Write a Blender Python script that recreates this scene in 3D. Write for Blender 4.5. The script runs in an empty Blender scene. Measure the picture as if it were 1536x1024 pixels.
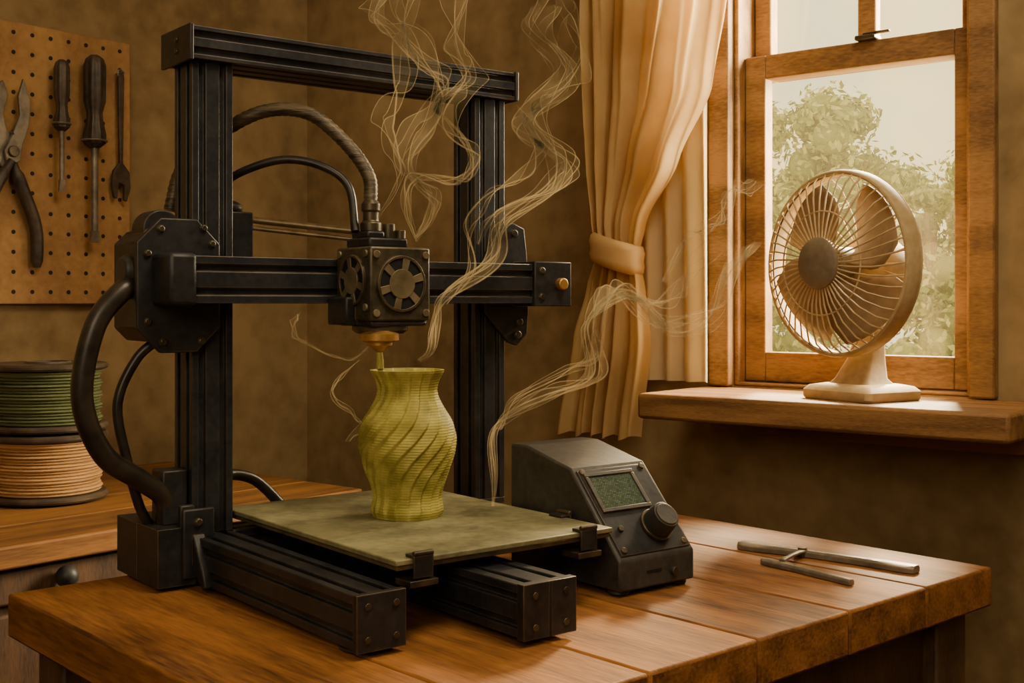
import bpy, bmesh, math, random
from math import sin, cos, pi, radians
from mathutils import Vector, Matrix
random.seed(7)
scn = bpy.context.scene
V = Vector

# ------------------------------------------------------------------ materials
def nt(name):
    m = bpy.data.materials.new(name); m.use_nodes = True
    t = m.node_tree; t.nodes.clear()
    out = t.nodes.new('ShaderNodeOutputMaterial')
    b = t.nodes.new('ShaderNodeBsdfPrincipled')
    t.links.new(b.outputs[0], out.inputs[0])
    return m, t, b, out

def c4(c): return (c[0], c[1], c[2], 1)
def srgb(r, g, b):
    f = lambda x: ((x/255+0.055)/1.055)**2.4 if x > 10 else x/255/12.92
    return (f(r), f(g), f(b))

def mottled(name, ca, cb, rough=0.6, metal=0.0, scale=12, bump=0.15, stretch=(1,1,1), fine=90, spec=0.5, island=0.0, detail=6, bd=0.002, edge=None):
    m, t, b, out = nt(name); N = t.nodes; L = t.links
    tc = N.new('ShaderNodeTexCoord'); mp = N.new('ShaderNodeMapping')
    mp.inputs['Scale'].default_value = stretch
    L.new(tc.outputs['Object'], mp.inputs[0])
    n1 = N.new('ShaderNodeTexNoise'); n1.inputs['Scale'].default_value = scale; n1.inputs['Detail'].default_value = detail
    n2 = N.new('ShaderNodeTexNoise'); n2.inputs['Scale'].default_value = fine; n2.inputs['Detail'].default_value = 4
    L.new(mp.outputs[0], n1.inputs[0]); L.new(mp.outputs[0], n2.inputs[0])
    if island:
        g = N.new('ShaderNodeNewGeometry'); vm = N.new('ShaderNodeVectorMath'); vm.operation = 'ADD'
        mul = N.new('ShaderNodeMath'); mul.operation='MULTIPLY'; mul.inputs[1].default_value = 7.0
        L.new(g.outputs['Random Per Island'], mul.inputs[0]); L.new(mul.outputs[0], vm.inputs[1]); L.new(mp.outputs[0], vm.inputs[0])
        L.new(vm.outputs[0], n1.inputs[0])
    mx = N.new('ShaderNodeMath'); mx.operation = 'MULTIPLY_ADD'; mx.inputs[1].default_value = 0.35
    L.new(n2.outputs[0], mx.inputs[0]); 
    m2 = N.new('ShaderNodeMath'); m2.operation='MULTIPLY'; m2.inputs[1].default_value = 0.65
    L.new(n1.outputs[0], m2.inputs[0]); L.new(m2.outputs[0], mx.inputs[2])
    src = mx.outputs[0]
    if island:
        m3 = N.new('ShaderNodeMath'); m3.operation='MULTIPLY_ADD'; m3.inputs[1].default_value = island; 
        L.new(g.outputs['Random Per Island'], m3.inputs[0]); L.new(src, m3.inputs[2]); src = m3.outputs[0]
    r = N.new('ShaderNodeValToRGB')
    r.color_ramp.elements[0].position = 0.38; r.color_ramp.elements[0].color = c4(ca)
    r.color_ramp.elements[1].position = 0.62 + island; r.color_ramp.elements[1].color = c4(cb)
    L.new(src, r.inputs[0]); col = r.outputs[0]
    if edge:
        # edge highlights painted into the colour: compare the bevel-rounded normal with the true normal
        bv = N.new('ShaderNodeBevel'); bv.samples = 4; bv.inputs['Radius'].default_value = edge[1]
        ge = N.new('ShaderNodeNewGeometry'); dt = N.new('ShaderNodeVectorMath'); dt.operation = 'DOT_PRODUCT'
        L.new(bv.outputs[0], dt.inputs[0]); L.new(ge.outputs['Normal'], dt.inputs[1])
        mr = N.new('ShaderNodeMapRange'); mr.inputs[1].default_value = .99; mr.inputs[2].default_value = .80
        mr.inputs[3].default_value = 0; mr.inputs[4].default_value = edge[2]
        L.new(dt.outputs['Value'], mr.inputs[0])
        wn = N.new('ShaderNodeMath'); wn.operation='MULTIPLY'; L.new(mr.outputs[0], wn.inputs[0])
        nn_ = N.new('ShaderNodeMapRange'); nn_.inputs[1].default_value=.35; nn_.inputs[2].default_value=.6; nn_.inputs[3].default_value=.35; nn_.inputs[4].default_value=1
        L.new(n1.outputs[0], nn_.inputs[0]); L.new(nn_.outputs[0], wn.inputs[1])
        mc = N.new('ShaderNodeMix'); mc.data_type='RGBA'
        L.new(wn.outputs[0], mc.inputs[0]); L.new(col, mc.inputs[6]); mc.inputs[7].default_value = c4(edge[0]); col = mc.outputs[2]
    L.new(col, b.inputs['Base Color'])
    b.inputs['Roughness'].default_value = rough; b.inputs['Metallic'].default_value = metal
    b.inputs['Specular IOR Level'].default_value = spec
    if bump:
        bp = N.new('ShaderNodeBump'); bp.inputs['Strength'].default_value = bump; bp.inputs['Distance'].default_value = bd
        L.new(mx.outputs[0], bp.inputs['Height']); L.new(bp.outputs[0], b.inputs['Normal'])
    return m

S = srgb
EB = (S(168,134,84), .0016, .8)  # bronze highlight painted along edges: colour, radius, amount
m_wall   = mottled('plaster_wall', S(120,98,65), S(164,138,96), 0.9, 0, 2.6, 0.25, fine=26, spec=0.2, detail=10)
m_floor  = mottled('floor_boards', S(74,52,30), S(114,82,48), 0.6, 0, 6, 0.2, (1,12,1))
m_ceil   = mottled('ceiling_plaster', S(180,162,122), S(200,180,140), 0.9, 0, 4, 0.1)
m_bench  = mottled('bench_wood', S(76,45,20), S(176,116,58), 0.68, 0, 2.6, 0.8, (14,1.5,14), fine=20, island=0.10, spec=.25, detail=9)
m_bench2 = mottled('side_bench_wood', S(92,60,30), S(160,110,58), 0.65, 0, 3.0, 0.6, (14,1.2,14), fine=30, island=0.10, spec=.25)
m_benchd = mottled('bench_dark_wood', S(62,42,25), S(104,72,42), 0.65, 0, 4, 0.3, (6,6,1))
m_winw   = mottled('window_wood', S(104,74,42), S(160,120,72), 0.6, 0, 5, 0.35, (1,8,4), spec=.35)
m_sill   = mottled('sill_wood', S(104,72,40), S(166,122,72), 0.6, 0, 4, 0.4, (1.2,14,14), spec=.35)
m_peg    = mottled('pegboard_panel', S(146,106,60), S(180,138,82), 0.8, 0, 8, 0.2)
m_black  = mottled('hole_black', S(28,20,14), S(40,30,20), 0.8, 0, 8, 0)
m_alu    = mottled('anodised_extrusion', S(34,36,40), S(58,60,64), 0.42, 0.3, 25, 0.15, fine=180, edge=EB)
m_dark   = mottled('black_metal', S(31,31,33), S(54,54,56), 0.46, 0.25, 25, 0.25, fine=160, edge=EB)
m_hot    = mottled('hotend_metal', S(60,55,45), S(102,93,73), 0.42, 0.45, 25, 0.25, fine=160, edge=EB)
m_slot   = mottled('slot_black', S(12,12,14), S(22,22,24), 0.7, 0, 20, 0)
m_bolt   = mottled('bolt_steel', S(62,56,46), S(104,92,72), 0.4, 0.6, 40, 0.1)
m_grille = mottled('fan_grille', S(110,98,74), S(150,136,104), 0.45, 0.4, 40, 0.1)
m_brass  = mottled('brass', S(156,112,56), S(206,160,88), 0.4, 0.6, 40, 0.1)
m_rod    = mottled('rod_bronze', S(104,88,62), S(150,130,94), 0.4, 0.5, 40, 0.1)
m_bedtop = mottled('bed_surface', S(100,96,68), S(150,144,104), 0.55, 0, 16, 0.5, fine=120)
m_bedrim = mottled('bed_rim', S(76,66,46), S(118,102,68), 0.5, 0.3, 16, 0.1)
m_cable  = mottled('cable_rubber', S(32,28,26), S(60,51,42), 0.36, 0, 40, 0.25)
m_hose   = mottled('braided_hose', S(58,52,42), S(110,94,70), 0.4, 0.2, 30, 0.6, (1,1,8), fine=120)
m_steel  = mottled('worn_steel', S(98,91,80), S(146,136,120), 0.42, 0.4, 25, 0.2)
m_tooldk = mottled('tool_dark', S(46,38,32), S(84,70,56), 0.5, 0.2, 25, 0.2)
m_fan    = mottled('fan_cream_plastic', S(170,144,100), S(202,176,130), 0.55, 0, 14, 0.1, spec=.3)
m_fanhub = mottled('fan_grey_hub', S(118,104,84), S(150,134,108), 0.45, 0.1, 14, 0.1)
m_blade  = mottled('fan_blade', S(126,102,74), S(164,138,102), 0.5, 0, 10, 0.1)
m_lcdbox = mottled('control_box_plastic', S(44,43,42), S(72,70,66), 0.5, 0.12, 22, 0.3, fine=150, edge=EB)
m_knob   = mottled('knob_rubber', S(36,35,33), S(60,57,53), 0.5, 0, 22, 0.1)
m_green  = mottled('green_filament', S(66,74,46), S(116,122,78), 0.5, 0, 3, 0.5, (3,3,160), fine=20)
m_tan    = mottled('tan_filament', S(156,118,72), S(210,168,114), 0.5, 0, 3, 0.5, (3,3,160), fine=20)
m_spool  = mottled('spool_flange', S(54,46,38), S(88,74,58), 0.4, 0, 20, 0.1)
m_leafA  = mottled('foliage_light', S(168,172,112), S(206,202,142), 0.9, 0, 1.2, 0, spec=0.1)
m_leafB  = mottled('foliage_dark', S(134,144,90), S(168,174,114), 0.9, 0, 1.2, 0, spec=0.1)
m_bark   = mottled('bark', S(130,114,88), S(166,148,116), 0.9, 0, 10, 0.3)
m_lawn   = mottled('lawn_grass', S(168,168,116), S(196,192,138), 0.9, 0, 2, 0.1)

def cloth(name, ca, cb, trans, bump=0):
    m, t, b, out = nt(name); N=t.nodes; L=t.links
    n = N.new('ShaderNodeTexNoise'); n.inputs['Scale'].default_value=9 if not bump else 60; n.inputs['Detail'].default_value=6
    tc = N.new('ShaderNodeTexCoord'); L.new(tc.outputs['Object'], n.inputs[0])
    r = N.new('ShaderNodeValToRGB'); r.color_ramp.elements[0].position=.35; r.color_ramp.elements[1].position=.65
    r.color_ramp.elements[0].color=c4(ca); r.color_ramp.elements[1].color=c4(cb)
    L.new(n.outputs[0], r.inputs[0]); L.new(r.outputs[0], b.inputs['Base Color'])
    b.inputs['Roughness'].default_value=.85; b.inputs['Specular IOR Level'].default_value=.15
    tr = N.new('ShaderNodeBsdfTranslucent'); L.new(r.outputs[0], tr.inputs[0])
    mx = N.new('ShaderNodeMixShader'); mx.inputs[0].default_value=trans
    if bump:
        bp=N.new('ShaderNodeBump'); bp.inputs['Strength'].default_value=bump; bp.inputs['Distance'].default_value=.0015
        L.new(n.outputs[0],bp.inputs['Height']); L.new(bp.outputs[0],b.inputs['Normal'])
    L.new(b.outputs[0], mx.inputs[1]); L.new(tr.outputs[0], mx.inputs[2]); L.new(mx.outputs[0], out.inputs[0])
    return m
m_curt = cloth('curtain_linen', S(208,172,112), S(232,200,140), 0.5)
m_sheer = cloth('sheer_linen', S(232,206,154), S(246,224,176), 0.6)
m_vase = cloth('vase_printed_plastic', S(164,154,66), S(212,200,104), 0.2, .5)
m_vase.node_tree.nodes['Principled BSDF'].inputs['Roughness'].default_value = .5
m_vase.node_tree.nodes['Principled BSDF'].inputs['Specular IOR Level'].default_value = .4

def glassmat():
    m, t, b, out = nt('window_glass'); N=t.nodes; L=t.links
    g = N.new('ShaderNodeBsdfGlossy'); g.inputs['Roughness'].default_value=.05
    tr = N.new('ShaderNodeBsdfTransparent'); mx=N.new('ShaderNodeMixShader'); mx.inputs[0].default_value=.04
    L.new(tr.outputs[0], mx.inputs[1]); L.new(g.outputs[0], mx.inputs[2])
    # cream translucent mix that paints haze over the outdoor view
    haze = N.new('ShaderNodeBsdfTranslucent'); haze.inputs[0].default_value=c4(S(250,232,190))
    m2=N.new('ShaderNodeMixShader'); m2.inputs[0].default_value=.006
    L.new(mx.outputs[0], m2.inputs[1]); L.new(haze.outputs[0], m2.inputs[2]); L.new(m2.outputs[0], out.inputs[0])
    return m
m_glass = glassmat()

def smokemat(name, fac, em):
    m, t, b, out = nt(name); N=t.nodes; L=t.links
    tr = N.new('ShaderNodeBsdfTransparent'); mx=N.new('ShaderNodeMixShader')
    n = N.new('ShaderNodeTexNoise'); n.inputs['Scale'].default_value=18; tc=N.new('ShaderNodeTexCoord'); L.new(tc.outputs['Object'], n.inputs[0])
    mr = N.new('ShaderNodeMapRange'); mr.inputs[1].default_value=.35; mr.inputs[2].default_value=.68; mr.inputs[3].default_value=fac*.2; mr.inputs[4].default_value=fac*1.4
    L.new(n.outputs[0], mr.inputs[0]); L.new(mr.outputs[0], mx.inputs[0])
    b.inputs['Base Color'].default_value=c4(S(236,208,150)); b.inputs['Roughness'].default_value=1
    b.inputs['Emission Color'].default_value=c4(S(236,200,130)); b.inputs['Emission Strength'].default_value=em  # faint glow stands in for light scattered by the smoke
    L.new(tr.outputs[0], mx.inputs[1]); L.new(b.outputs[0], mx.inputs[2]); L.new(mx.outputs[0], out.inputs[0])
    return m
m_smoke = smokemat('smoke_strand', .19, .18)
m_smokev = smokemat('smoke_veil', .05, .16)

def lcdmat():
    m, t, b, out = nt('lcd_screen'); N=t.nodes; L=t.links
    tc=N.new('ShaderNodeTexCoord'); mp=N.new('ShaderNodeMapping'); mp.inputs['Scale'].default_value=(1,1,1)
    L.new(tc.outputs['UV'], mp.inputs[0])
    br=N.new('ShaderNodeTexBrick'); br.inputs['Scale'].default_value=9; br.inputs['Mortar Size'].default_value=.05
    br.inputs['Color1'].default_value=c4(S(60,72,60)); br.inputs['Color2'].default_value=c4(S(96,112,90)); br.inputs['Mortar'].default_value=c4(S(54,66,56))
    L.new(mp.outputs[0], br.inputs[0]); L.new(br.outputs[0], b.inputs['Base Color'])
    L.new(br.outputs[0], b.inputs['Emission Color']); b.inputs['Emission Strength'].default_value=.15
    b.inputs['Roughness'].default_value=.2
    return m
m_lcd = lcdmat()

# ------------------------------------------------------------------ mesh builder
class M:
    def __init__(s): s.bm=bmesh.new(); s.mats=[]; s.xf=Matrix.Identity(4)
    def mi(s,m):
        if m not in s.mats: s.mats.append(m)
        return s.mats.index(m)
    def loft(s, rings, mat, cap=True, close=True, loop=False):
        i=s.mi(mat); vs=[[s.bm.verts.new(s.xf@V(p)) for p in r] for r in rings]
        n=len(vs[0]); rr=len(vs)
        for a in range(rr if loop else rr-1):
            A=vs[a]; B=vs[(a+1)%rr]
            for k in range(n if close else n-1):
                k2=(k+1)%n
                f=s.bm.faces.new((A[k],A[k2],B[k2],B[k])); f.material_index=i
        if cap and not loop and close:
            f=s.bm.faces.new(vs[0][::-1]); f.material_index=i
            f=s.bm.faces.new(vs[-1]); f.material_index=i
    def box(s,x0,x1,y0,y1,z0,z1,mat):
        s.loft([[(x0,y0,z),(x1,y0,z),(x1,y1,z),(x0,y1,z)] for z in (z0,z1)],mat)
    def cyl(s,p0,p1,r0,mat,r1=None,seg=24):
        p0=V(p0);p1=V(p1); r1=r0 if r1 is None else r1
        s.tube([p0,p1],[r0,r1],mat,seg)
    def tube(s,path,r,mat,seg=10,cap=True):
        path=[V(p) for p in path]; n=len(path)
        if not hasattr(r,'__len__'): r=[r]*n
        d=(path[1]-path[0]).normalized()
        u=d.orthogonal().normalized(); rings=[]
        for i,p in enumerate(path):
            if i==0: t=path[1]-path[0]
            elif i==n-1: t=path[-1]-path[-2]
            else: t=path[i+1]-path[i-1]
            t.normalize(); u=(u-t*u.dot(t)).normalized(); w=t.cross(u)
            rings.append([p+(u*cos(2*pi*k/seg)+w*sin(2*pi*k/seg))*r[i] for k in range(seg)])
        s.loft(rings,mat,cap)
    def lathe(s,prof,mat,c=(0,0,0),seg=40,axis='z',cap=True):
        rings=[]
        for (r,h) in prof:
            ring=[]
            for k in range(seg):
                a=2*pi*k/seg; x=r*cos(a); y=r*sin(a)
                if axis=='z': p=(x,y,h)
                elif axis=='y': p=(x,h,y)
                else: p=(h,x,y)
                ring.append(V(c)+V(p))
            rings.append(ring)
        s.loft(rings,mat,cap)
    def ball(s,c,r,mat,sc=(1,1,1),seg=20,st=10):
        rings=[]
        for i in range(st+1):
            th=pi*(i+.02)/(st+.04)
            rings.append([V(c)+V((r*sc[0]*sin(th)*cos(2*pi*k/seg), r*sc[1]*sin(th)*sin(2*pi*k/seg), r*sc[2]*cos(th))) for k in range(seg)])
        s.loft(rings,mat)
    def poly(s,pts,fn,d0,d1,mat):
        s.loft([[fn(p[0],p[1],d0) for p in pts],[fn(p[0],p[1],d1) for p in pts]],mat)
    def torus(s,c,R,r,mat,axis='y',seg=64,ts=8):
        rings=[]
        for i in range(seg):
            a=2*pi*i/seg; ring=[]
            for k in range(ts):
                b=2*pi*k/ts; rr=R+r*cos(b); h=r*sin(b)
                p={'y':(rr*cos(a),h,rr*sin(a)),'z':(rr*cos(a),rr*sin(a),h),'x':(h,rr*cos(a),rr*sin(a))}[axis]
                ring.append(V(c)+V(p))
            rings.append(ring)
        s.loft(rings,mat,loop=True)
    def done(s,name,parent=None,loc=None,rot=0,bevel=0,smooth=35,recalc=True):
        if recalc: bmesh.ops.recalc_face_normals(s.bm,faces=s.bm.faces[:])
        me=bpy.data.meshes.new(name); s.bm.to_mesh(me); s.bm.free()
        for m in s.mats: me.materials.append(m)
        o=bpy.data.objects.new(name,me); scn.collection.objects.link(o)
        if smooth: me.shade_smooth(); me.set_sharp_from_angle(angle=radians(smooth))
        if bevel:
            b=o.modifiers.new('bevel','BEVEL'); b.width=bevel; b.segments=2; b.limit_method='ANGLE'; b.angle_limit=radians(40)
        if parent: o.parent=parent
        if loc is not None: o.location=loc
        if rot: o.rotation_euler=(0,0,rot)
        return o

def empty(name,loc=(0,0,0),rot=0):
    e=bpy.data.objects.new(name,None); e.location=loc; e.rotation_euler=(0,0,rot); e.empty_display_size=.05
    scn.collection.objects.link(e); return e

def cr(pts,n=10):
    pts=[V(p) for p in pts]; P=[pts[0]*2-pts[1]]+pts+[pts[-1]*2-pts[-2]]; out=[]
    for i in range(1,len(P)-2):
        a,b,c,d=P[i-1:i+3]
        for k in range(n):
            t=k/n
            out.append(.5*((2*b)+(c-a)*t+(2*a-5*b+4*c-d)*t*t+(3*b-a-3*c+d)*t**3))
    out.append(pts[-1]); return out

def lerp_tab(tab,z):
    for (a,b) in zip(tab,tab[1:]):
        lo,hi=min(a[0],b[0]),max(a[0],b[0])
        if lo<=z<=hi:
            t=(z-a[0])/(b[0]-a[0]); t=t*t*(3-2*t)*.5+t*.5
            return [x+(y-x)*t for x,y in zip(a[1:],b[1:])]
    return list(tab[-1][1:])

# T-slot profile
def slot_pts(w,h,sw=.0062,d=.0045):
    pts=[]
    def side(L,fn):
        n=max(1,round(L/.02))
        fn_pts=[(-L/2,0)]
        for i in range(n):
            c=-L/2+(i+.5)*L/n
            fn_pts+=[(c-sw/2,0),(c-sw/2,d),(c+sw/2,d),(c+sw/2,0)]
        for p in fn_pts: pts.append(fn(*p))
    side(w,lambda s,q:(s,-h/2+q)); side(h,lambda s,q:(w/2-q,s))
    side(w,lambda s,q:(-s,h/2-q)); side(h,lambda s,q:(-w/2+q,-s))
    return pts
def extr(mb,axis,c,w,h,l0,l1,mat):
    pts=slot_pts(w,h)
    fn={'z':lambda a,b,d:(c[0]+a,c[1]+b,d),'x':lambda a,b,d:(d,c[0]+a,c[1]+b),'y':lambda a,b,d:(c[0]+a,d,c[1]+b)}[axis]
    mb.poly(pts,fn,l0,l1,mat)

# ------------------------------------------------------------------ frames
TH=radians(-39.28); Q=V((.2275,1.932,0))      # room frame: x right along window wall, y outward
PR=math.atan2(.6163,.7875); O=V((-.2865,1.115,.80))   # printer frame on bench top
XC=-.8367                                    # pegboard wall plane (room x)

# ------------------------------------------------------------------ room
X1=2.7; Y0=-3.2; H=2.45
def wall(name,boxes,mat=m_wall):
    m=M()
    for b in boxes: m.box(*b,mat)
    return m.done(name,loc=Q,rot=TH,smooth=0)
wx0,wx1,wz0,wz1=.145,.505,.93,1.76
wall('wall_window',[(XC-.12,wx0,0,.12,0,H),(wx1,X1+.12,0,.12,0,H),(wx0,wx1,0,.12,0,wz0),(wx0,wx1,0,.12,wz1,H)])
wall('wall_left',[(XC-.12,XC,Y0-.12,0,0,H)])
wall('wall_back',[(XC,X1,Y0-.12,Y0,0,H)])
wall('wall_right',[(X1,X1+.12,Y0-.12,0,0,H)])
wall('floor',[(XC-.12,X1+.12,Y0-.12,.12,-.1,0)],m_floor)
wall('ceiling',[(XC-.12,X1+.12,Y0-.12,.12,H,H+.1)],m_ceil)
m=M(); m.box(XC+.001,X1-.001,-.018,-.001,.001,.1,m_winw); m.done('baseboard_window',loc=Q,rot=TH,bevel=.004)
m=M(); m.box(XC+.001,XC+.018,Y0+.02,-.02,.001,.1,m_winw); m.done('baseboard_left',loc=Q,rot=TH,bevel=.004)

# window
we=empty('window_1',Q,TH)
m=M()
cw=.035
m.box(wx0-cw,wx0,-.018,0,wz0,wz1+cw,m_winw); m.box(wx1,wx1+cw,-.018,0,wz0,wz1+cw,m_winw)
m.box(wx0,wx1,-.018,0,wz1,wz1+cw,m_winw)
m.box(wx0,wx0+.008,0,.11,wz0,wz1,m_winw); m.box(wx1-.008,wx1,0,.11,wz0,wz1,m_winw)
m.box(wx0,wx1,0,.12,wz0,wz0+.006,m_winw); m.box(wx0,wx1,0,.11,wz1-.008,wz1,m_winw)
m.done('casing',we,bevel=.003)
m=M()
a,b=wx0+.009,wx1-.009
m.box(a,a+.034,.02,.045,wz0+.007,1.434,m_winw); m.box(b-.022,b,.02,.045,wz0+.007,1.434,m_winw)
m.box(a+.034,b-.022,.02,.045,wz0+.007,.982,m_winw); m.box(a+.034,b-.022,.02,.045,1.398,1.434,m_winw)
m.box(.335,.365,.008,.035,1.434,1.441,m_bolt); m.box(.345,.385,.012,.020,1.441,1.445,m_bolt)
m.done('lower_sash',we,bevel=.003)
m=M()
m.box(a,a+.028,.05,.075,1.40,wz1-.01,m_winw); m.box(b-.022,b,.05,.075,1.40,wz1-.01,m_winw)
m.box(a+.028,b-.022,.05,.075,1.40,1.436,m_winw); m.box(a+.028,b-.022,.05,.075,wz1-.04,wz1-.01,m_winw)
xm=.335; m.box(xm-.014,xm+.014,.052,.072,1.436,wz1-.04,m_winw)
m.done('upper_sash',we,bevel=.003)
m=M(); m.box(a+.03,b-.02,.031,.034,.98,1.40,m_glass); m.box(a+.026,b-.02,.061,.064,1.434,wz1-.038,m_glass); m.done('glass',we,smooth=0)
m=M(); m.box(.10,.614,-.20,-.001,.892,.928,m_sill); m.box(.12,.58,-.03,-.001,.86,.892,m_sill)
m.done('window_sill',loc=Q,rot=TH,bevel=.005)

# ------------------------------------------------------------------ curtain
ce=empty('curtain',Q,TH)
tab=[(1.88,-.08,.195,.015),(1.53,-.075,.18,.015),(1.38,-.07,.150,.015),(1.27,-.066,.095,.014),(1.18,-.06,.040,.010),(1.13,-.052,.026,.007),(1.08,-.066,.036,.010),(1.0,-.09,.043,.013),(.847,-.12,.024,.014)]
m=M(); rings=[]
NZ=90; NS=150
for i in range(NZ+1):
    z=1.88+(.847-1.88)*i/NZ
    xl,xr,am=lerp_tab(tab,z); ring=[]
    for k in range(NS+1):
        s=k/NS
        ph=2*pi*4.6*s+.5*sin(3*z*2)+1.3*sin(2*pi*s+z*4)
        y=-.085-am*(cos(ph)+.32*cos(2.3*ph+z*9)) 
        sw=s**1.25 if z>1.15 else s
        x=xl+(xr-xl)*sw+.004*sin(ph*1.0+1)
        if z<.87: zz=z+.004*sin(ph)
        else: zz=z
        ring.append((x,y,zz))
    rings.append(ring)
m.loft(rings,m_curt,cap=False,close=False)
m.done('drape',ce,smooth=80,recalc=False)
m=M(); rings=[]
for i in range(31):
    z=1.88+(.936-1.88)*i/30
    rings.append([(-.02+.145*k/80, -.038-.008*cos(2*pi*4*k/80+.6*sin(z*5)), z) for k in range(81)])
m.loft(rings,m_sheer,cap=False,close=False)
m.done('sheer',ce,smooth=80,recalc=False)
m=M(); rings=[]
for k in range(48):
    a=2*pi*k/48; x=-.013+.043*cos(a); y=-.085+.028*sin(a); dz=.012*cos(a)
    ex,ey=cos(a)*.004,sin(a)*.004; wv=.0012*sin(a*9)
    rings.append([(x-ex,y-ey,1.110-dz),(x+ex*.6+wv,y+ey*.6,1.114-dz),(x+ex*1.2,y+ey*1.2,1.124-dz),(x+ex*.7+wv,y+ey*.7,1.133-dz),(x+ex*1.3,y+ey*1.3,1.144-dz),(x+ex*.6,y+ey*.6,1.154-dz),(x-ex,y-ey,1.158-dz),(x-ex*.8,y-ey*.8,1.134-dz)])
m.loft(rings,m_curt,loop=True)
m.done('tieback',ce,smooth=60)
m=M(); m.cyl((-.16,-.06,1.9),(.75,-.06,1.9),.009,m_tooldk); m.ball((-.17,-.06,1.9),.018,m_tooldk); m.ball((.76,-.06,1.9),.018,m_tooldk)
for x in (-.12,.7): m.cyl((x,-.002,1.9),(x,-.06,1.9),.006,m_tooldk)
m.done('rod',ce)

# ------------------------------------------------------------------ outside
m=M(); m.box(-12,14,.4,26,-.42,-.352,m_lawn); m.done('lawn',loc=Q,rot=TH,smooth=0)
te=empty('tree_line',(0,0,-.35))
def tree(name,x,y,zc,r,trunk=True,n=34,leaves=5200,seed=1):
    rnd=random.Random(seed); zc=zc+.325; B=V((x,y,0))
    m=M(); m.xf=Matrix.Translation(B)
    if trunk:
        m.tube(cr([(0,0,0),(.0,0,.1),(.05,0,zc*.4),(-.03,.04,zc*.8),(0,0,zc)],5),[.09*r]*11+[.06*r]*10,m_bark)
        for k in range(6):
            a=rnd.random()*6.28; m.tube([(0,0,zc*.6),(cos(a)*r*.6,sin(a)*r*.6,zc+r*.2)],[.05*r,.02*r],m_bark,6)
        m.done('trunk',te)
    m=M(); cl=[]; m.xf=Matrix.Translation(B)
    for k in range(n):
        a=rnd.random()*6.28; q=rnd.random()**.5; h=rnd.uniform(-.8,.85)
        rr=r*math.sqrt(max(.05,1-h*h))*q*.9
        c=V((cos(a)*rr,sin(a)*rr,zc+h*r*.85)); rad=r*rnd.uniform(.16,.32)
        c.z=max(c.z,rad*1.5+.1); cl.append((c,rad))
    for c,rr in cl: m.ball(c,rr*.6,m_leafB,seg=9,st=6)
    for k in range(leaves):
        c,rr=cl[rnd.randrange(n)]
        d=V((rnd.gauss(0,1),rnd.gauss(0,1),rnd.gauss(0,1))).normalized()
        p=c+d*rr*rnd.uniform(.55,1.25); p.z=max(p.z,.11); u=d.orthogonal().normalized(); u.rotate(Matrix.Rotation(rnd.random()*6,3,d)); w=d.cross(u)
        w=(w+d*rnd.uniform(-.6,.6)).normalized(); l=r*.045*rnd.uniform(.6,1.3)
        m.loft([[p-u*l*.5,p+w*l],[p-w*l,p+u*l*.5]],m_leafA if rnd.random()<.6 else m_leafB,cap=False,close=False)
    m.done('foliage',te,smooth=60,recalc=False)
tree('tree',2.3,9,1.95,.78,seed=2)
tree('tree',3.25,9.3,1.6,.75,seed=13)
tree('tree',1.2,11,2.1,1.2,seed=4)
tree('tree',5.4,10.5,1.9,1.3,seed=5)
tree('bush',2.8,8.2,.75,.75,False,seed=6); tree('bush',1.7,8.4,.6,.8,False,seed=7); tree('bush',3.9,8.0,.7,.8,False,seed=8)

# ------------------------------------------------------------------ workbench
be=empty('workbench',(-.446,1.059,0),math.atan2(.669,.743))
m=M(); nb=6; w=.751/nb
for i in range(nb):
    m.box(i*w+.0006,(i+1)*w-.0006,-.531,0,.762,.80,m_bench)
m.done('top_planks',be,bevel=.0025)
m=M()
m.box(.03,.72,-.05,-.03,.66,.7615,m_benchd); m.box(.03,.72,-.50,-.48,.66,.7615,m_benchd)
m.box(.03,.05,-.48,-.05,.66,.7615,m_benchd); m.box(.70,.72,-.48,-.05,.66,.7615,m_benchd)
for x in (.02,.675):
    for y in (-.515,-.075): m.box(x,x+.055,y,y+.055,0.001,.7615,m_benchd)
m.box(.075,.675,-.47,-.06,.22,.24,m_benchd)
m.done('legs_and_apron',be,bevel=.003)

# side bench along pegboard wall (room frame)
se=empty('side_bench',Q,TH)
m=M(); y0,y1=-1.75,-.35
for i in range(4):
    xa=XC+.02+i*.128; m.box(xa,xa+.127,y0,y1,.742,.77,m_bench2)
m.done('top_planks',se,bevel=.003)
m=M(); xf=XC+.02+.512-.03
m.box(XC+.02,xf,y0+.02,y1-.02,.06,.7415,m_benchd)
for i in range(4):
    ya=y0+.04+i*.335
    m.box(xf,xf+.012,ya,ya+.315,.695,.738,m_benchd); m.box(xf,xf+.012,ya,ya+.315,.50,.685,m_benchd); m.box(xf,xf+.012,ya,ya+.315,.10,.49,m_benchd)
m.box(XC+.05,xf-.03,y0+.05,y1-.05,.001,.06,m_black)
m.done('cabinet',se,bevel=.004)
m=M()
for i in range(4):
    ya=y0+.04+i*.335+.193
    for z_ in (.722,.59):
        m.cyl((xf+.012,ya,z_),(xf+.024,ya,z_),.005,m_knob); m.ball((xf+.030,ya,z_),.014,m_knob)
    m.ball((xf+.03,ya+.08,.35),.0125,m_knob); m.cyl((xf+.012,ya+.08,.35),(xf+.02,ya+.08,.35),.006,m_knob)
m.done('knobs',se)

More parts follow.
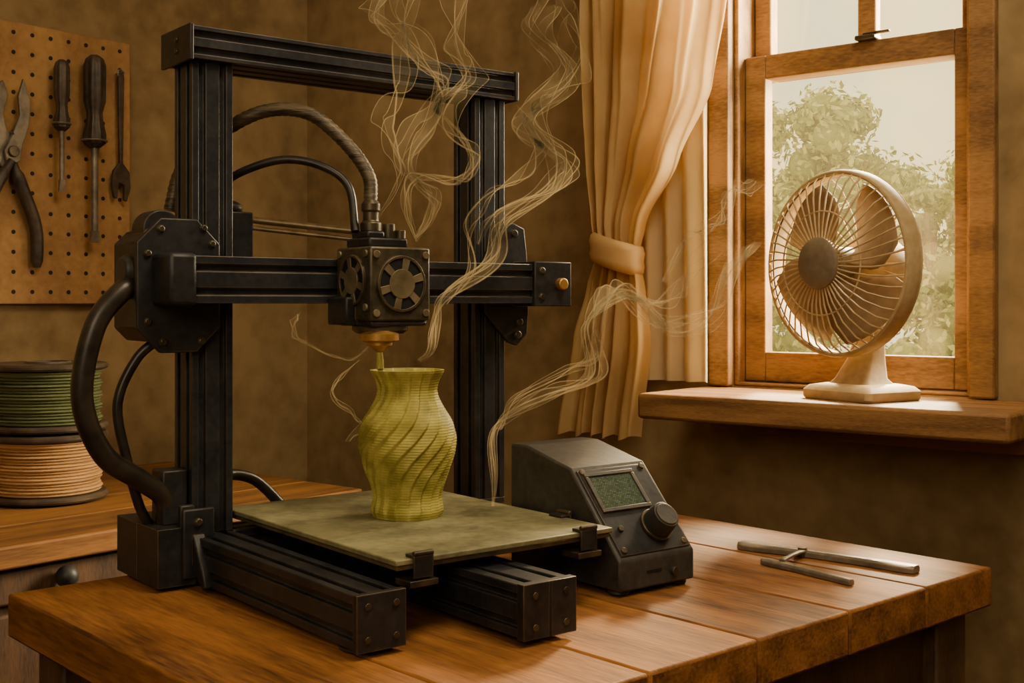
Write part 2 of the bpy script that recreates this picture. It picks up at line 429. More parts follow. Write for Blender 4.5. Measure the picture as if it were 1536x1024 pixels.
# ------------------------------------------------------------------ spools
def spool(z,mat,name='filament_spool'):
    e=empty(name,(-.677,1.75,z))
    m=M(); R=.084
    for h in (0,.087):
        m.lathe([(.018,h),(R-.003,h),(R,h+.003),(R,h+.006),(R-.003,h+.009),(.018,h+.009)],m_spool)
        m.torus((0,0,h+.009 if h else h+.0),.03,.003,m_spool,'z',40,6)
    m.lathe([(.03,.009),(.03,.087)],m_spool); m.done('reel',e)
    m=M(); prof=[(.032,.0095)]; n=17
    for i in range(n):
        for k in range(6):
            t=(i+k/6)/n; prof.append((.071+.0035*abs(sin(pi*k/6))+.002*sin(i*1.7),.0095+.077*t))
    prof.append((.032,.0865)); m.lathe(prof,mat,seg=48); m.done('wound_filament',e)
spool(.7735,m_tan); spool(.8735,m_green)

# ------------------------------------------------------------------ pegboard & tools (room frame: x=XC+n, y=-s)
pe=empty('pegboard',Q,TH)
m=M(); m.box(XC+.012,XC+.02,-1.05,-.4257,1.055,1.5145,m_peg)
m.box(XC+.001,XC+.012,-1.04,-1.01,1.07,1.5,m_benchd); m.box(XC+.001,XC+.012,-.47,-.44,1.07,1.5,m_benchd)
m.done('panel',pe,bevel=.002)
m=M()
for i in range(19):
    for k in range(14):
        y=-.447-i*.0325; z=1.075+k*.0325
        m.cyl((XC+.0198,y,z),(XC+.0206,y,z),.0036,m_black,seg=10)
m.done('holes',pe)
def pg(s,z,n=.036): return (XC+n,-s,z)
def screwdriver(s,zt,zh,zb,r,rs):
    e=empty('screwdriver',Q,TH); m=M(); L=zt-zh; c=.046
    prof=[(r*.35,zt),(r*.8,zt-.04*L),(r,zt-.12*L),(r*.98,zt-.5*L),(r*.7,zt-.62*L),(r*.72,zt-.7*L),(r*1.02,zt-.86*L),(r*.98,zt-.95*L),(r*.5,zh)]
    rings=[]
    for (q,h) in prof:
        rings.append([(XC+c+q*(1+.07*cos(8*2*pi*k/48))*cos(2*pi*k/48), -s+q*(1+.07*cos(8*2*pi*k/48))*sin(2*pi*k/48),h) for k in range(48)])
    m.loft(rings,m_tooldk); m.done('handle',e)
    m=M(); m.cyl(pg(s,zh+.002,c),pg(s,zb+.02,c),rs,m_steel,seg=12)
    m.loft([[(XC+c-rs,-s-rs*1,zb+.02),(XC+c+rs,-s-rs,zb+.02),(XC+c+rs,-s+rs,zb+.02),(XC+c-rs,-s+rs,zb+.02)],
            [(XC+c-.001,-s-rs*1.5,zb),(XC+c+.001,-s-rs*1.5,zb),(XC+c+.001,-s+rs*1.5,zb),(XC+c-.001,-s+rs*1.5,zb)]],m_steel)
    m.done('shaft',e)
    m=M(); m.torus((XC+c,-s,zh+.012),r*1.12,.002,m_steel,'z',24,6); m.tube([pg(s,zh+.012,.0212),pg(s,zh+.012,c-r*1.12)],.0022,m_steel,8); m.done('hanger_ring',e)
screwdriver(.5718,1.46,1.342,1.241,.0125,.0042)
screwdriver(.5115,1.477,1.32,1.159,.0180,.006)
# small wrench
e=empty('open_end_wrench',Q,TH); m=M(); s0=.4537
fn=lambda a,b,d:(XC+d,-(s0+a),b)
m.poly([(-.004,1.455),(-.0055,1.448),(-.003,1.30),(-.016,1.285),(-.018,1.258),(-.011,1.234),(-.006,1.236),(-.006,1.262),(.005,1.266),(.008,1.238),(.014,1.24),(.018,1.262),(.015,1.286),(.003,1.30),(.0055,1.448),(.004,1.455)],fn,.030,.037,m_tooldk)
m.torus((XC+.0335,-s0,1.456),.006,.0018,m_steel,'x',24,6); m.tube([pg(s0,1.457,.021),pg(s0,1.457,.045)],.002,m_steel,8)
m.done('body',e,bevel=.001)
# pliers on pegboard
e=empty('pliers',Q,TH); m=M(); s1=.655
fn=lambda a,b,d:(XC+d,-(s1-a),b)
m.poly([(-.012,1.415),(-.004,1.39),(-.012,1.36),(-.006,1.335),(.010,1.318),(.014,1.295),(.004,1.275),(-.016,1.275),(-.034,1.30),(-.042,1.34),(-.034,1.385)],fn,.028,.036,m_steel)
m.poly([(.018,1.42),(.030,1.385),(.028,1.345),(.016,1.31),(.012,1.285),(-.008,1.275),(-.014,1.30),(.0,1.33),(.012,1.36),(.009,1.39)],fn,.037,.044,m_steel)
m.cyl(pg(s1,1.30,.027),pg(s1,1.30,.049),.009,m_bolt)
m.done('jaws',e,bevel=.0015)
m=M()
m.tube(cr([(XC+.034,-s1+.004,1.285),(XC+.034,-s1+.022,1.24),(XC+.034,-s1+.044,1.18),(XC+.034,-s1+.046,1.115)],6),[.007]*3+[.0105]*14+[.010,.006],m_tooldk,12)
m.tube(cr([(XC+.043,-s1-.002,1.285),(XC+.043,-s1-.03,1.24),(XC+.043,-s1-.05,1.18),(XC+.043,-s1-.045,1.115)],6),[.007]*3+[.0105]*14+[.010,.006],m_tooldk,12)
m.done('grips',e)
m=M(); m.tube([pg(s1,1.33,.021),pg(s1,1.33,.05)],.0025,m_steel,8); m.done('hook',e)

# ------------------------------------------------------------------ tool on bench
e=empty('tweezers',(0,0,.8005))
m=M()
def bar(pts,h,mat,z=0):
    # flat bar following a gently curved centre line: (x,y,halfwidth)
    P=cr([(p[0],p[1],0) for p in pts],6); W=cr([(p[2],0,0) for p in pts],6); rings=[]
    for i,p in enumerate(P):
        d=(P[min(i+1,len(P)-1)]-P[max(i-1,0)]).normalized(); n=V((-d.y,d.x,0)); w=W[i].x
        rings.append([p+n*w+V((0,0,z)),p-n*w+V((0,0,z)),p-n*w+V((0,0,z+h*.7)),p-n*w*.6+V((0,0,z+h)),p+n*w*.6+V((0,0,z+h)),p+n*w+V((0,0,z+h*.7))])
    m.loft(rings,mat)
bar([(.238,1.257,.007),(.246,1.252,.0125),(.262,1.238,.0100),(.276,1.226,.0065),(.300,1.208,.0042),(.340,1.176,.0055),(.374,1.147,.0095),(.384,1.138,.0070)],.007,m_steel)
bar([(.2468,1.181,.004),(.252,1.174,.0068),(.272,1.144,.0050),(.300,1.101,.0045),(.308,1.088,.0035)],.0055,m_steel)
bar([(.262,1.164,.0034),(.276,1.186,.0030),(.292,1.208,.0040),(.297,1.214,.0036)],.0025,m_steel,.0053)
m.cyl((.293,1.211,0),(.293,1.211,.0095),.0045,m_bolt,seg=16)
m.done('body',e,bevel=.0006)

# ------------------------------------------------------------------ fan
fe=empty('desk_fan',(.4676,1.607,.9285),radians(-58.7))
m=M()
def rr(w,d,z,r=.02,cy=0,n=6):
    pts=[]
    for cx,cyy,a0 in ((w-r,d-r,0),(-w+r,d-r,90),(-w+r,-d+r,180),(w-r,-d+r,270)):
        for i in range(n+1):
            a=radians(a0+90*i/n); pts.append((cx+r*cos(a),cy+cyy+r*sin(a),z))
    return pts
m.loft([rr(.058,.050,0,.008),rr(.060,.052,.003,.009),rr(.060,.052,.012,.009),rr(.054,.046,.018,.008),rr(.038,.034,.021,.008)],m_fan)
m.loft([rr(.036,.030,.019,.008),rr(.029,.023,.028,.008),rr(.021,.017,.055,.007,.01),rr(.015,.013,.10,.006,.02),rr(.016,.015,.15,.007,.024)],m_fan)
m.done('base_and_neck',fe)
zc=.18
m=M(); m.lathe([(.02,-.006),(.036,-.002),(.04,.012),(.038,.045),(.03,.062),(.012,.07)],m_fan,(0,0,zc),axis='y'); m.cyl((.0,.03,zc-.03),(0,.03,zc-.055),.012,m_fan)
m.done('motor_housing',fe)
m=M(); R=.12
m.lathe([(R-.002,-.050),(R+.002,-.050),(R+.004,-.045),(R+.004,-.032),(R+.002,-.026),(R-.002,-.026),(R-.003,-.030),(R-.003,-.046)],m_fan,(0,0,zc),seg=72,axis='y',cap=False)
m.torus((0,-.050,zc),R,.0030,m_fan,'y',72); m.torus((0,-.026,zc),R,.0030,m_fan,'y',72)
m.done('cage_rim',fe)
m=M(); ns=48
for k in range(ns):
    a=2*pi*k/ns; 
    path=[(r*cos(a+tw),y,zc+r*sin(a+tw)) for r,y,tw in ((.026,-.078,0),(.055,-.0775,.02),(.085,-.073,.05),(.108,-.064,.09),(R,-.050,.12))]
    m.tube(path,.0012,m_fan,6)
    if k%2==0:
        path=[(r*cos(a),y,zc+r*sin(a)) for r,y in ((.03,.004),(.07,.003),(.105,-.008),(R,-.026))]
        m.tube(path,.001,m_fan,6)
m.torus((0,-.0755,zc),.068,.0011,m_fan,'y',64,6)
m.done('cage_wires',fe)
m=M(); m.lathe([(.031,-.074),(.034,-.077),(.034,-.082),(.030,-.085),(.010,-.0865)],m_fanhub,(0,0,zc),axis='y'); m.done('front_badge',fe)
m=M(); m.lathe([(.02,-.055),(.022,-.05),(.022,-.02),(.012,-.006)],m_fanhub,(0,0,zc),axis='y')
for j in range(4):
    a0=2*pi*j/4+.4; rings=[]
    for i in range(9):
        r=.018+.09*i/8; half=radians(16+26*sin(pi*min(1,(i+.5)/8)*.8)); sw=.35*i/8
        rings.append([(r*cos(a0+sw+h*half),-.040+.012*h,zc+r*sin(a0+sw+h*half)) for h in [-1+2*q/10 for q in range(11)]])
    m.loft(rings,m_blade,cap=False,close=False)
o=m.done('blades',fe,smooth=60); so=o.modifiers.new('s','SOLIDIFY'); so.thickness=.0016

# ------------------------------------------------------------------ 3D printer   local (a, -b, z)
pr=empty('desktop_3d_printer',O,PR)
def bx(m,a0,a1,b0,b1,z0,z1,mat): m.box(a0,a1,-b1,-b0,z0,z1,mat)
zt=.507
m=M()
extr(m,'z',(0,0),.04,.04,.046,zt-.03,m_alu)
extr(m,'z',(.318,0),.04,.04,.046,zt-.03,m_alu)
m.done('uprights',pr,bevel=.0008)
m=M(); extr(m,'x',(.003,zt-.015),.062,.030,-.0225,.346,m_alu); m.done('top_beam',pr,bevel=.0008)
m=M()
bx(m,-.0265,-.0225,-.037,.031,zt-.032,zt+.001,m_dark); bx(m,.346,.35,-.036,.030,zt-.031,zt+.001,m_dark)
for x,zz in ((-.0268,.009),(-.0268,-.009)):
    m.cyl((x-.001,0,zt-.015+zz*.6),(x+.001,0,zt-.015+zz*.6),.003,m_bolt,seg=12)
m.done('beam_end_caps',pr,bevel=.001)
# base
m=M()
extr(m,'y',(0,.026),.04,.04,-.306,-.02,m_alu)
extr(m,'y',(.119,.026),.05,.04,-.352,.02,m_alu)
extr(m,'x',(0,.026),.04,.04,.0205,.093,m_alu)
extr(m,'x',(0,.026),.04,.04,.1455,.338,m_alu)
m.done('base_rails',pr,bevel=.0008)
m=M()
bx(m,-.021,.021,.306,.312,.005,.047,m_dark)
bx(m,.093,.145,.352,.360,.005,.047,m_dark); bx(m,.119-.001,.119+.001,.3598,.3606,.005,.047,m_slot)
for a_,b_ in ((-.012,.3125),(.012,.3125),(.104,.3605),(.134,.3605)):
    for z_ in (.014,.038): m.cyl((a_,-b_,z_),(a_,-b_-.001,z_),.0028,m_bolt,seg=12)
bx(m,-.056,.0195,-.07,-.0205,.004,.056,m_dark); bx(m,-.056,-.0205,-.02,.03,.004,.056,m_dark)
m.done('base_end_caps',pr,bevel=.0015)
m=M()
for a_,b_ in ((-.035,.0),(-.035,-.05),(0,.285),(.12,.33),(.12,.02),(.31,0)):
    m.lathe([(.016,.0003),(.018,.002),(.018,.004),(.014,.0062)],m_knob,(a_,-b_,0),seg=24)
m.done('feet',pr)
# left lower bracket / latch
m=M()
bx(m,-.044,-.0205,-.015,.012,.056,.105,m_dark)
bx(m,-.034,-.0205,.021,.028,.01,.075,m_dark)
bx(m,-.034,-.004,.0285,.034,.01,.072,m_dark)
m.poly([(.034,.05),(.056,.02),(.062,.006),(.054,.004),(.034,.022)],lambda p,q,d:(d,-p,q),-.026,-.014,m_dark)
m.cyl((-.02,-.034,.060),(-.02,-.037,.060),.004,m_bolt,seg=14); m.cyl((-.02,-.034,.02),(-.02,-.037,.02),.003,m_bolt,seg=14)
m.done('frame_bracket',pr,bevel=.0015)
# X gantry
zx=.277
m=M(); m.poly(slot_pts(.038,.042),lambda p,q,d:(d,-.041+p,zx+q),-.034,.345,m_alu); m.done('gantry_beam',pr,bevel=.0008)
m=M()
bx(m,-.060,-.034,.018,.066,zx-.023,zx+.023,m_dark)
m.done('gantry_left_cap',pr,bevel=.004)
def octo(m,a0,a1,z0,z1,c,b0,b1,mat):
    pts=[(a0+c,z0),(a1-c,z0),(a1,z0+c),(a1,z1-c),(a1-c,z1),(a0+c,z1),(a0,z1-c),(a0,z0+c)]
    m.poly(pts,lambda p,q,d:(p,-d,q),b0,b1,mat)
m=M()
octo(m,-.074,.004,.212,.332,.022,.0215,.0275,m_dark)
octo(m,-.072,-.0205,.222,.322,.012,-.034,.0214,m_dark)
m.cyl((-.046,.012,.322),(-.046,-.016,.322),.018,m_dark,seg=28)
for a_,z_ in ((-.052,.322),(-.064,.300),(-.064,.24),(-.05,.222),(-.012,.324),(-.014,.222),(-.004,.31)):
    m.cyl((a_,-.0275,z_),(a_,-.0300,z_),.0034,m_bolt,seg=14)
m.lathe([(.012,.0),(.0145,.004),(.0145,.018),(.011,.022)],m_knob,(-.078,0,.285),axis='x',seg=24)
m.done('left_carriage',pr,bevel=.002)
m=M()
pts=[(.322,.338),(.340,.344),(.356,.338),(.360,.308),(.362,.246),(.360,.222),(.346,.210),(.334,.214),(.302,.246),(.302,.306)]
m.poly(pts,lambda p,q,d:(p+.004,-d,q),.0212,.027,m_dark)
bx(m,.345,.396,.024,.064,zx-.024,zx+.024,m_dark)
m.cyl((.379,-.064,zx),(.379,-.072,zx),.0065,m_brass,seg=18)
for a_,z_ in ((.354,zx+.014),(.354,zx-.014)): m.cyl((a_,-.064,z_),(a_,-.0665,z_),.004,m_bolt,seg=14)
for a_,z_ in ((.345,.332),(.350,.222),(.352,.236)): m.cyl((a_,-.027,z_),(a_,-.030,z_),.0045,m_bolt,seg=14)
bx(m,.340,.362,-.02,.0205,.25,.31,m_dark)
m.done('right_carriage',pr,bevel=.002)
# back motor block & rods
m=M()
bx(m,.022,.062,-.062,-.024,.30,.345,m_dark); m.lathe([(.014,.345),(.016,.347),(.016,.352),(.010,.356)],m_dark,(.042,.043,0),seg=24)
m.done('extruder_motor',pr,bevel=.003)
m=M()
m.cyl((.062,.03,.338),(.150,-.045,.325),.0034,m_rod,seg=12); m.cyl((.062,.03,.330),(.150,-.045,.317),.0022,m_rod,seg=12)
m.done('guide_rods',pr)

# hot end
m=M(); h0,h1=.240,.308; A0,A1,B0,B1=.106,.171,.0605,.122
bx(m,A0,A1,B0,B1,h0,h1,m_hot)
bx(m,A0-.010,A0+.02,B0+.0,B0+.035,h0-.004,h0+.022,m_dark)
bx(m,A0+.008,A1-.015,B0+.004,B1-.015,h1,h1+.009,m_dark)
bx(m,A0+.016,A1-.03,B0+.0,B0+.03,h1+.009,h1+.016,m_dark)
bx(m,A0+.002,A1-.002,B0+.002,B1-.002,h0-.005,h0,m_dark)
m.done('hotend_shroud',pr,bevel=.002)
def fanface(m,fn,R):
    n=40
    ring=lambda r,d:[fn(r*cos(2*pi*k/n),r*sin(2*pi*k/n),d) for k in range(n)]
    m.loft([ring(R,.0002),ring(R,.0012)],m_slot)
    m.loft([ring(R*.58,.0012),ring(R*.58,.003)],m_grille)
    m.loft([ring(R,.0012),ring(R,.0028),ring(R*1.1,.0028),ring(R*1.13,0.0)],m_hot,cap=False)
    for j in range(6):
        a=2*pi*j/6+.3; p=[]
        for r,da in ((R*.5,.26),(R*1.02,.16),(R*1.02,-.16),(R*.5,-.26)): p.append((r*cos(a+da),r*sin(a+da)))
        m.loft([[fn(x,y,.0012) for x,y in p],[fn(x,y,.0026) for x,y in p]],m_grille)
    for x in (-1,1):
        for y in (-1,1):
            q=R*1.14
            m.loft([[fn(x*q+.0035*cos(2*pi*k/14),y*q+.0035*sin(2*pi*k/14),d) for k in range(14)] for d in (0,.0022)],m_grille)
m=M(); ac=(A0+A1)/2; hc=(h0+h1)/2
fanface(m,lambda u,v,d:(ac+u,-B1-d,hc+v),.0235)
bc=(B0+B1)/2
fanface(m,lambda u,v,d:(A0-d,-bc+u*.95,hc+v+.003),.0215)
m.done('cooling_fans',pr,bevel=.0003)
nz_a,nz_b=.126,.105
m=M(); c=(nz_a,-nz_b,0)
m.lathe([(.026,h0-.0051),(.026,h0-.009),(.022,h0-.012)],m_bolt,(nz_a+.008,-nz_b+.012,0),seg=32)
m.lathe([(.013,h0-.009),(.018,h0-.012),(.018,h0-.018),(.012,h0-.020),(.012,h0-.0225),(.0075,h0-.0245),(.002,h0-.030)],m_brass,c,seg=6*4)
m.done('nozzle',pr)
m=M(); zr=.1955
m.tube([(nz_a,-nz_b,h0-.0285),(nz_a+.0005,-nz_b,.203),(nz_a,-nz_b-.0005,zr)],[.0028,.0036,.0040],m_vase,12); m.done('extruded_filament',pr)
m=M(); ca,cb=.133,.078
m.lathe([(.010,h1+.016),(.010,h1+.024),(.0075,h1+.026),(.0075,h1+.034),(.009,h1+.036),(.009,h1+.042),(.006,h1+.046)],m_bolt,(ca,-cb,0),seg=24)
m.cyl((ca+.02,-cb,h1+.009),(ca+.02,-cb,h1+.024),.006,m_bolt); m.cyl((ca+.030,-cb-.005,h1+.009),(ca+.030,-cb-.005,h1+.018),.005,m_bolt)
m.done('hose_fittings',pr,bevel=.0006)
def cable(name,pts,r,mat,ribs=False,parent=pr):
    m=M(); p=cr(pts,14)
    rad=[r*(1+.10*(i%2)) if ribs else r for i in range(len(p))]
    m.tube(p,rad,mat,14); return m.done(name,parent,smooth=60)
cable('feed_hose',[(ca,-cb,h1+.042),(ca+.001,-.072,h1+.07),(.118,-.055,.41),(.092,-.03,.438),(.06,-.0,.440),(.028,.03,.418),(.0,.05,.385),(-.01,.055,.345)],.0062,m_hose,True)
cable('bowden_tube',[(ca-.012,-cb+.008,h1+.016),(.122,-.055,.368),(.103,-.035,.388),(.075,-.01,.394),(.045,.018,.382),(.03,.035,.365),(.042,.043,.352)],.0040,m_cable)
cable('motor_loom',[(-.066,-.006,.270),(-.082,-.012,.266),(-.106,-.014,.235),(-.116,-.012,.175),(-.098,-.012,.125),(-.062,-.008,.098),(-.04,-.004,.080),(-.036,.0,.052)],.0095,m_cable)
cable('limit_switch_wire',[(-.04,.0,.226),(-.062,.006,.205),(-.078,.008,.165),(-.07,.006,.115),(-.06,.004,.075),(-.047,.01,.052)],.0045,m_cable)
cable('rear_cable',[(.02,.03,.085),(.045,.045,.088),(.075,.05,.08),(.10,.045,.055),(.115,.035,.03)],.0055,m_cable)

# bed
m=M(); b0,b1,a0,a1=-.012,.293,.024,.245
bx(m,a0,a1,b0,b1,.0585,.063,m_bedtop); m.done('build_plate',pr,bevel=.001)
m=M(); bx(m,a0+.002,a1-.002,b0+.002,b1-.002,.0545,.0583,m_bedrim); bx(m,.05,.215,.03,.26,.0475,.0543,m_dark); m.done('heated_bed',pr,bevel=.0008)
m=M()
def clip(a_,b_,ang):
    m.xf=Matrix.Translation((a_,-b_,0))@Matrix.Rotation(ang,4,'Z')
    m.box(-.009,.009,-.003,.008,.0632,.0655,m_dark); m.box(-.009,.009,-.0045,-.0025,.048,.0655,m_dark)
    m.cyl((-.009,-.003,.0665),(.009,-.003,.0665),.0022,m_bolt,seg=10)
    m.box(-.013,.013,-.0055,.016,.0415,.0465,m_bolt)
    m.xf=Matrix.Identity(4)
clip(.047,b1-.001,0)
clip(a1+.000,.225,pi/2)
clip(.215,b1-.001,0)
m.done('bed_clips',pr,bevel=.0006)

# vase
vp=O+Matrix.Rotation(PR,3,'Z')@V((.137,-.135,.0632))
m=M(); VH=.1325
vt=[(0,.031),(.006,.0325),(.02,.0305),(.045,.0385),(.065,.0435),(.083,.0410),(.10,.0315),(.113,.0262),(.123,.0285),(VH,.0335)]
def vr(z):
    pts=[(vt[0][0],vt[0][1])]+vt+[vt[-1]]
    for i in range(1,len(pts)-2):
        if pts[i][0]<=z<=pts[i+1][0]+1e-9 and pts[i+1][0]>pts[i][0]:
            t=(z-pts[i][0])/(pts[i+1][0]-pts[i][0]); a,b,c,d=[pts[i+j-1][1] for j in range(4)]
            return .5*((2*b)+(c-a)*t+(2*a-5*b+4*c-d)*t*t+(3*b-a-3*c+d)*t**3)
    return vt[-1][1]
rings=[]; NR=18; SG=360; NZ=110
def ring(z,off,amp):
    tw=-1.45*(z/VH)+.40*sin(z/VH*2*pi)*.6
    out=[]
    for k in range(SG):
        th=2*pi*k/SG; p=((th+tw)*NR/(2*pi))%1.0
        saw=(p/.78 if p<.78 else (1-p)/.22)
        r=vr(z)+off+amp*(saw-.5)
        r+=.0002*sin(z*2*pi/.0024)
        out.append((r*cos(th),r*sin(th),z))
    return out
for i in range(NZ*2+1):
    z=VH*i/NZ/2; env=min(1,.35+z/.02)*min(1,.35+(VH-z)/.03)
    rings.append(ring(z,0,.0031*env))
for i in range(NZ,8,-3):
    z=VH*i/NZ; rings.append(ring(z,-.0030,.001))
m.loft(rings,m_vase); m.done('vase',loc=vp,smooth=50)

# control box
ke=empty('printer_control_box',O,PR)
m=M(); K0,K1=.2525,.345
prof=[(.294,.005),(.294,.032),(.228,.106),(.165,.121),(.140,.121),(.140,.005)]
m.poly(prof,lambda p,q,d:(d,-p,q),K0,K1,m_lcdbox); m.done('housing',ke,bevel=.0022,smooth=12)
p0=V((K0,-.294,.032)); p1=V((K0,-.228,.106)); up=(p1-p0).normalized(); ux=V((1,0,0)); nn=ux.cross(up).normalized()
PL=(p1-p0).length; PW=K1-K0
def pp(x,y,d): return p0+ux*x+up*y+nn*d
m=M()
def pbox(m,x0,x1,y0,y1,d0,d1,mat):
    m.loft([[pp(x0,y0,d),pp(x1,y0,d),pp(x1,y1,d),pp(x0,y1,d)] for d in (d0,d1)],mat)
pbox(m,.004,PW-.004,.004,PL-.004,0,.0015,m_dark)
pbox(m,.008,.068,.048,.052,.0015,.004,m_lcdbox); pbox(m,.008,.068,.086,.090,.0015,.004,m_lcdbox)
pbox(m,.008,.012,.052,.086,.0015,.004,m_lcdbox); pbox(m,.064,.068,.052,.086,.0015,.004,m_lcdbox)
for x in (.009,PW-.009):
    for y in (.009,PL-.007):
        m.cyl(pp(x,y,.0015),pp(x,y,.0032),.0032,m_bolt,seg=14)
m.done('front_panel',ke,bevel=.0006)
m=M(); kx,ky=.060,.028
m.cyl(pp(kx,ky,.0015),pp(kx,ky,.005),.0165,m_bolt,seg=32); m.cyl(pp(kx,ky,.005),pp(kx,ky,.021),.0145,m_knob,.0130,seg=32)
m.cyl(pp(kx,ky,.021),pp(kx,ky,.0222),.011,m_lcdbox,seg=32)
m.cyl(pp(.018,.030,.0015),pp(.018,.030,.004),.003,m_bolt,seg=14)
m.cyl(V((.318,-.294,.016)),V((.318,-.298,.016)),.0042,m_bolt,seg=16); m.box(.285,.303,-.2948,-.2938,.018,.021,m_slot)
m.done('knob_and_buttons',ke,bevel=.0006)
me=bpy.data.meshes.new('screen'); bm=bmesh.new(); uv=bm.loops.layers.uv.new('UVMap')
vs=[bm.verts.new(pp(x,y,.0022)) for x,y in ((.012,.052),(.064,.052),(.064,.086),(.012,.086))]
f=bm.faces.new(vs)
for l,c in zip(f.loops,((0,0),(1,0),(1,.6),(0,.6))): l[uv].uv=c
bm.to_mesh(me); me.materials.append(m_lcd); o=bpy.data.objects.new('screen',me); scn.collection.objects.link(o); o.parent=ke
m=M()
for a_,b_ in ((.264,.280),(.335,.280),(.264,.155),(.335,.155)): m.lathe([(.009,.0003),(.010,.002),(.009,.0052)],m_knob,(a_,-b_,0),seg=20)
m.done('feet',ke)

# ------------------------------------------------------------------ smoke
sm=M(); rnd=random.Random(11)
def wisp(pts,b=.1,ns=8,spread=.012,r=.00046,seed=0):
    base=cr([(p[0],-(p[2] if len(p)>2 else b),p[1]) for p in pts],16); n=len(base); strands=[]
    for j in range(ns):
        f1,f2,p1_,p2_=rnd.uniform(1.2,3.0),rnd.uniform(3,6),rnd.uniform(0,6.28),rnd.uniform(0,6.28)
        off=(j-(ns-1)/2)/max(1,ns-1)*2; st=[]
        for i,p in enumerate(base):
            t=i/(n-1); a=spread*(.12+.88*min(1,t*1.6))
            st.append(p+V((a*(.75*off*cos(t*8+seed)+.45*sin(2*pi*f1*t+p1_)), a*.9*sin(2*pi*f1*t+p2_), a*(.5*off*sin(t*7+seed)+.35*sin(2*pi*f2*t+p2_)))))
        strands.append(st)
        rad=[r*(.3+.9*sin(pi*min(1,max(0.03,i/(n-1))))**.6)*(1.6 if j%4==1 else .8) for i in range(n)]
        rad[-1]=.00005; rad[0]=.0001
        sm.tube(st,rad,m_smoke,6)
    for j in range(ns-1):
        sm.loft([strands[j],strands[j+1]],m_smokev,cap=False,close=False)
wisp([(.17,.318,.10),(.185,.338),(.190,.361),(.159,.385),(.174,.425),(.194,.465),(.167,.5),(.137,.533),(.15,.57)],ns=9,spread=.020)
wisp([(.150,.203,.135),(.165,.212,.13),(.190,.234),(.205,.265),(.262,.299),(.270,.34),(.340,.378),(.363,.406),(.305,.443),(.358,.49),(.313,.532),(.33,.57)],ns=9,spread=.017,seed=2)
wisp([(.17,.315),(.159,.345),(.165,.375),(.221,.376),(.245,.403),(.197,.44),(.229,.48),(.213,.512),(.221,.56)],ns=7,spread=.016,seed=4)
wisp([(.25,.315,.09),(.262,.345),(.335,.375),(.345,.42),(.318,.46),(.365,.50),(.372,.54),(.355,.58)],ns=5,spread=.016,seed=9)
wisp([(.14,.335,.08),(.150,.375),(.135,.42),(.158,.46),(.150,.51),(.172,.56)],ns=4,spread=.016,seed=12)
wisp([(.205,.255,.10),(.235,.29),(.232,.33),(.25,.36),(.30,.385),(.318,.42),(.30,.455)],ns=4,spread=.011,seed=15)
wisp([(.215,.067,.16),(.240,.085,.13),(.262,.125,.10),(.283,.142),(.339,.166),(.395,.178),(.386,.238),(.435,.267),(.506,.23),(.583,.244),(.617,.299),(.66,.33)],ns=9,spread=.015,seed=6)
wisp([(.27,.13),(.29,.16),(.36,.185),(.40,.20),(.405,.245),(.42,.275),(.47,.262),(.52,.262),(.56,.30),(.60,.33)],ns=5,spread=.015,seed=7)
wisp([(.50,.28),(.54,.332),(.58,.345),(.617,.386),(.66,.40)],ns=6,spread=.012,seed=8)
wisp([(.122,.22),(.10,.205),(.073,.211),(.045,.225),(.040,.24),(.047,.246)],ns=3,spread=.004,r=.0004,seed=3)
wisp([(.108,.204),(.088,.19),(.08,.175),(.10,.155),(.108,.143),(.098,.13)],ns=3,spread=.005,r=.0004,seed=5)
sm.done('smoke_wisps',loc=O,rot=PR,smooth=80,recalc=False)

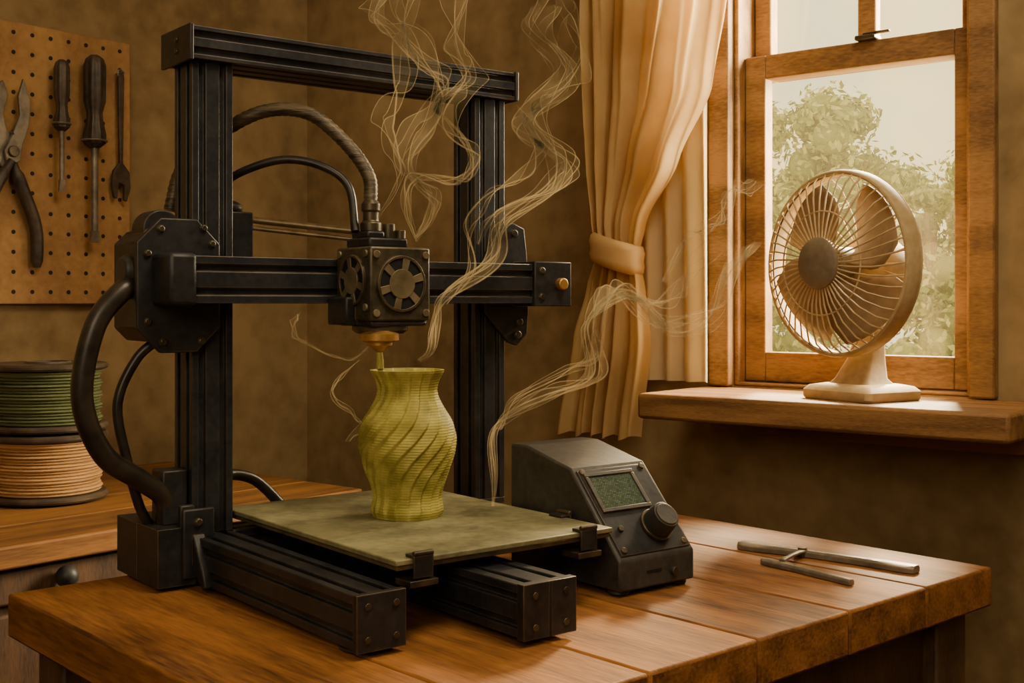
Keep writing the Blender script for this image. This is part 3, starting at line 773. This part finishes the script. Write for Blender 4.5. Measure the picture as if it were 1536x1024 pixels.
# ------------------------------------------------------------------ lights & world
w=bpy.data.worlds.new('sky'); scn.world=w; w.use_nodes=True; t=w.node_tree; t.nodes.clear()
out=t.nodes.new('ShaderNodeOutputWorld'); bg=t.nodes.new('ShaderNodeBackground'); tc=t.nodes.new('ShaderNodeTexCoord')
n=t.nodes.new('ShaderNodeTexNoise'); n.inputs['Scale'].default_value=7; n.inputs['Detail'].default_value=5
r=t.nodes.new('ShaderNodeValToRGB'); r.color_ramp.elements[0].position=.40; r.color_ramp.elements[1].position=.60
r.color_ramp.elements[0].color=c4(S(212,202,160)); r.color_ramp.elements[1].color=c4(S(252,220,146))
t.links.new(tc.outputs['Generated'],n.inputs[0]); t.links.new(n.outputs[0],r.inputs[0]); t.links.new(r.outputs[0],bg.inputs[0])
bg.inputs[1].default_value=2.5; t.links.new(bg.outputs[0],out.inputs[0])

def light(name,kind,loc,energy,col,size=.5,target=None,dirv=None,size_y=None):
    l=bpy.data.lights.new(name,kind); l.energy=energy; l.color=col
    if kind=='AREA':
        l.size=size
        if size_y: l.shape='RECTANGLE'; l.size_y=size_y
    if kind=='SUN': l.angle=radians(9)
    o=bpy.data.objects.new(name,l); o.location=loc; scn.collection.objects.link(o)
    d=V(dirv) if dirv else (V(target)-V(loc)); o.rotation_euler=d.to_track_quat('-Z','Y').to_euler(); return o
light('sun','SUN',(2,6,5),15.0,(1,.77,.45),dirv=(-.26,-.63,-.37))
light('ceiling_fill','AREA',(.45,.70,2.35),20,(1,.81,.54),.7,target=(.15,1.3,.9))  # unseen overhead area light, added as general warm fill
light('room_fill','AREA',(-.35,-1.0,1.9),15,(1,.81,.54),1.0,target=(.05,1.4,1.0))  # large unseen fill added behind the camera to brighten the room
RM=Matrix.Rotation(TH,3,'Z')
wc=Q+RM@V((.62,.40,1.5)); ti=Q+RM@V((-.15,-.5,1.05))
light('window_fill','AREA',wc,140,(1,.82,.54),.5,target=ti,size_y=.7)  # area light added outside the window to brighten the curtain

# ------------------------------------------------------------------ camera
cam=bpy.data.cameras.new('camera'); co=bpy.data.objects.new('camera',cam); scn.collection.objects.link(co)
co.location=(0,0,1.056); co.rotation_euler=(pi/2,0,0); cam.sensor_width=36; cam.lens=1800/1536*36; cam.shift_y=-57/1536; cam.clip_start=.02
scn.camera=co
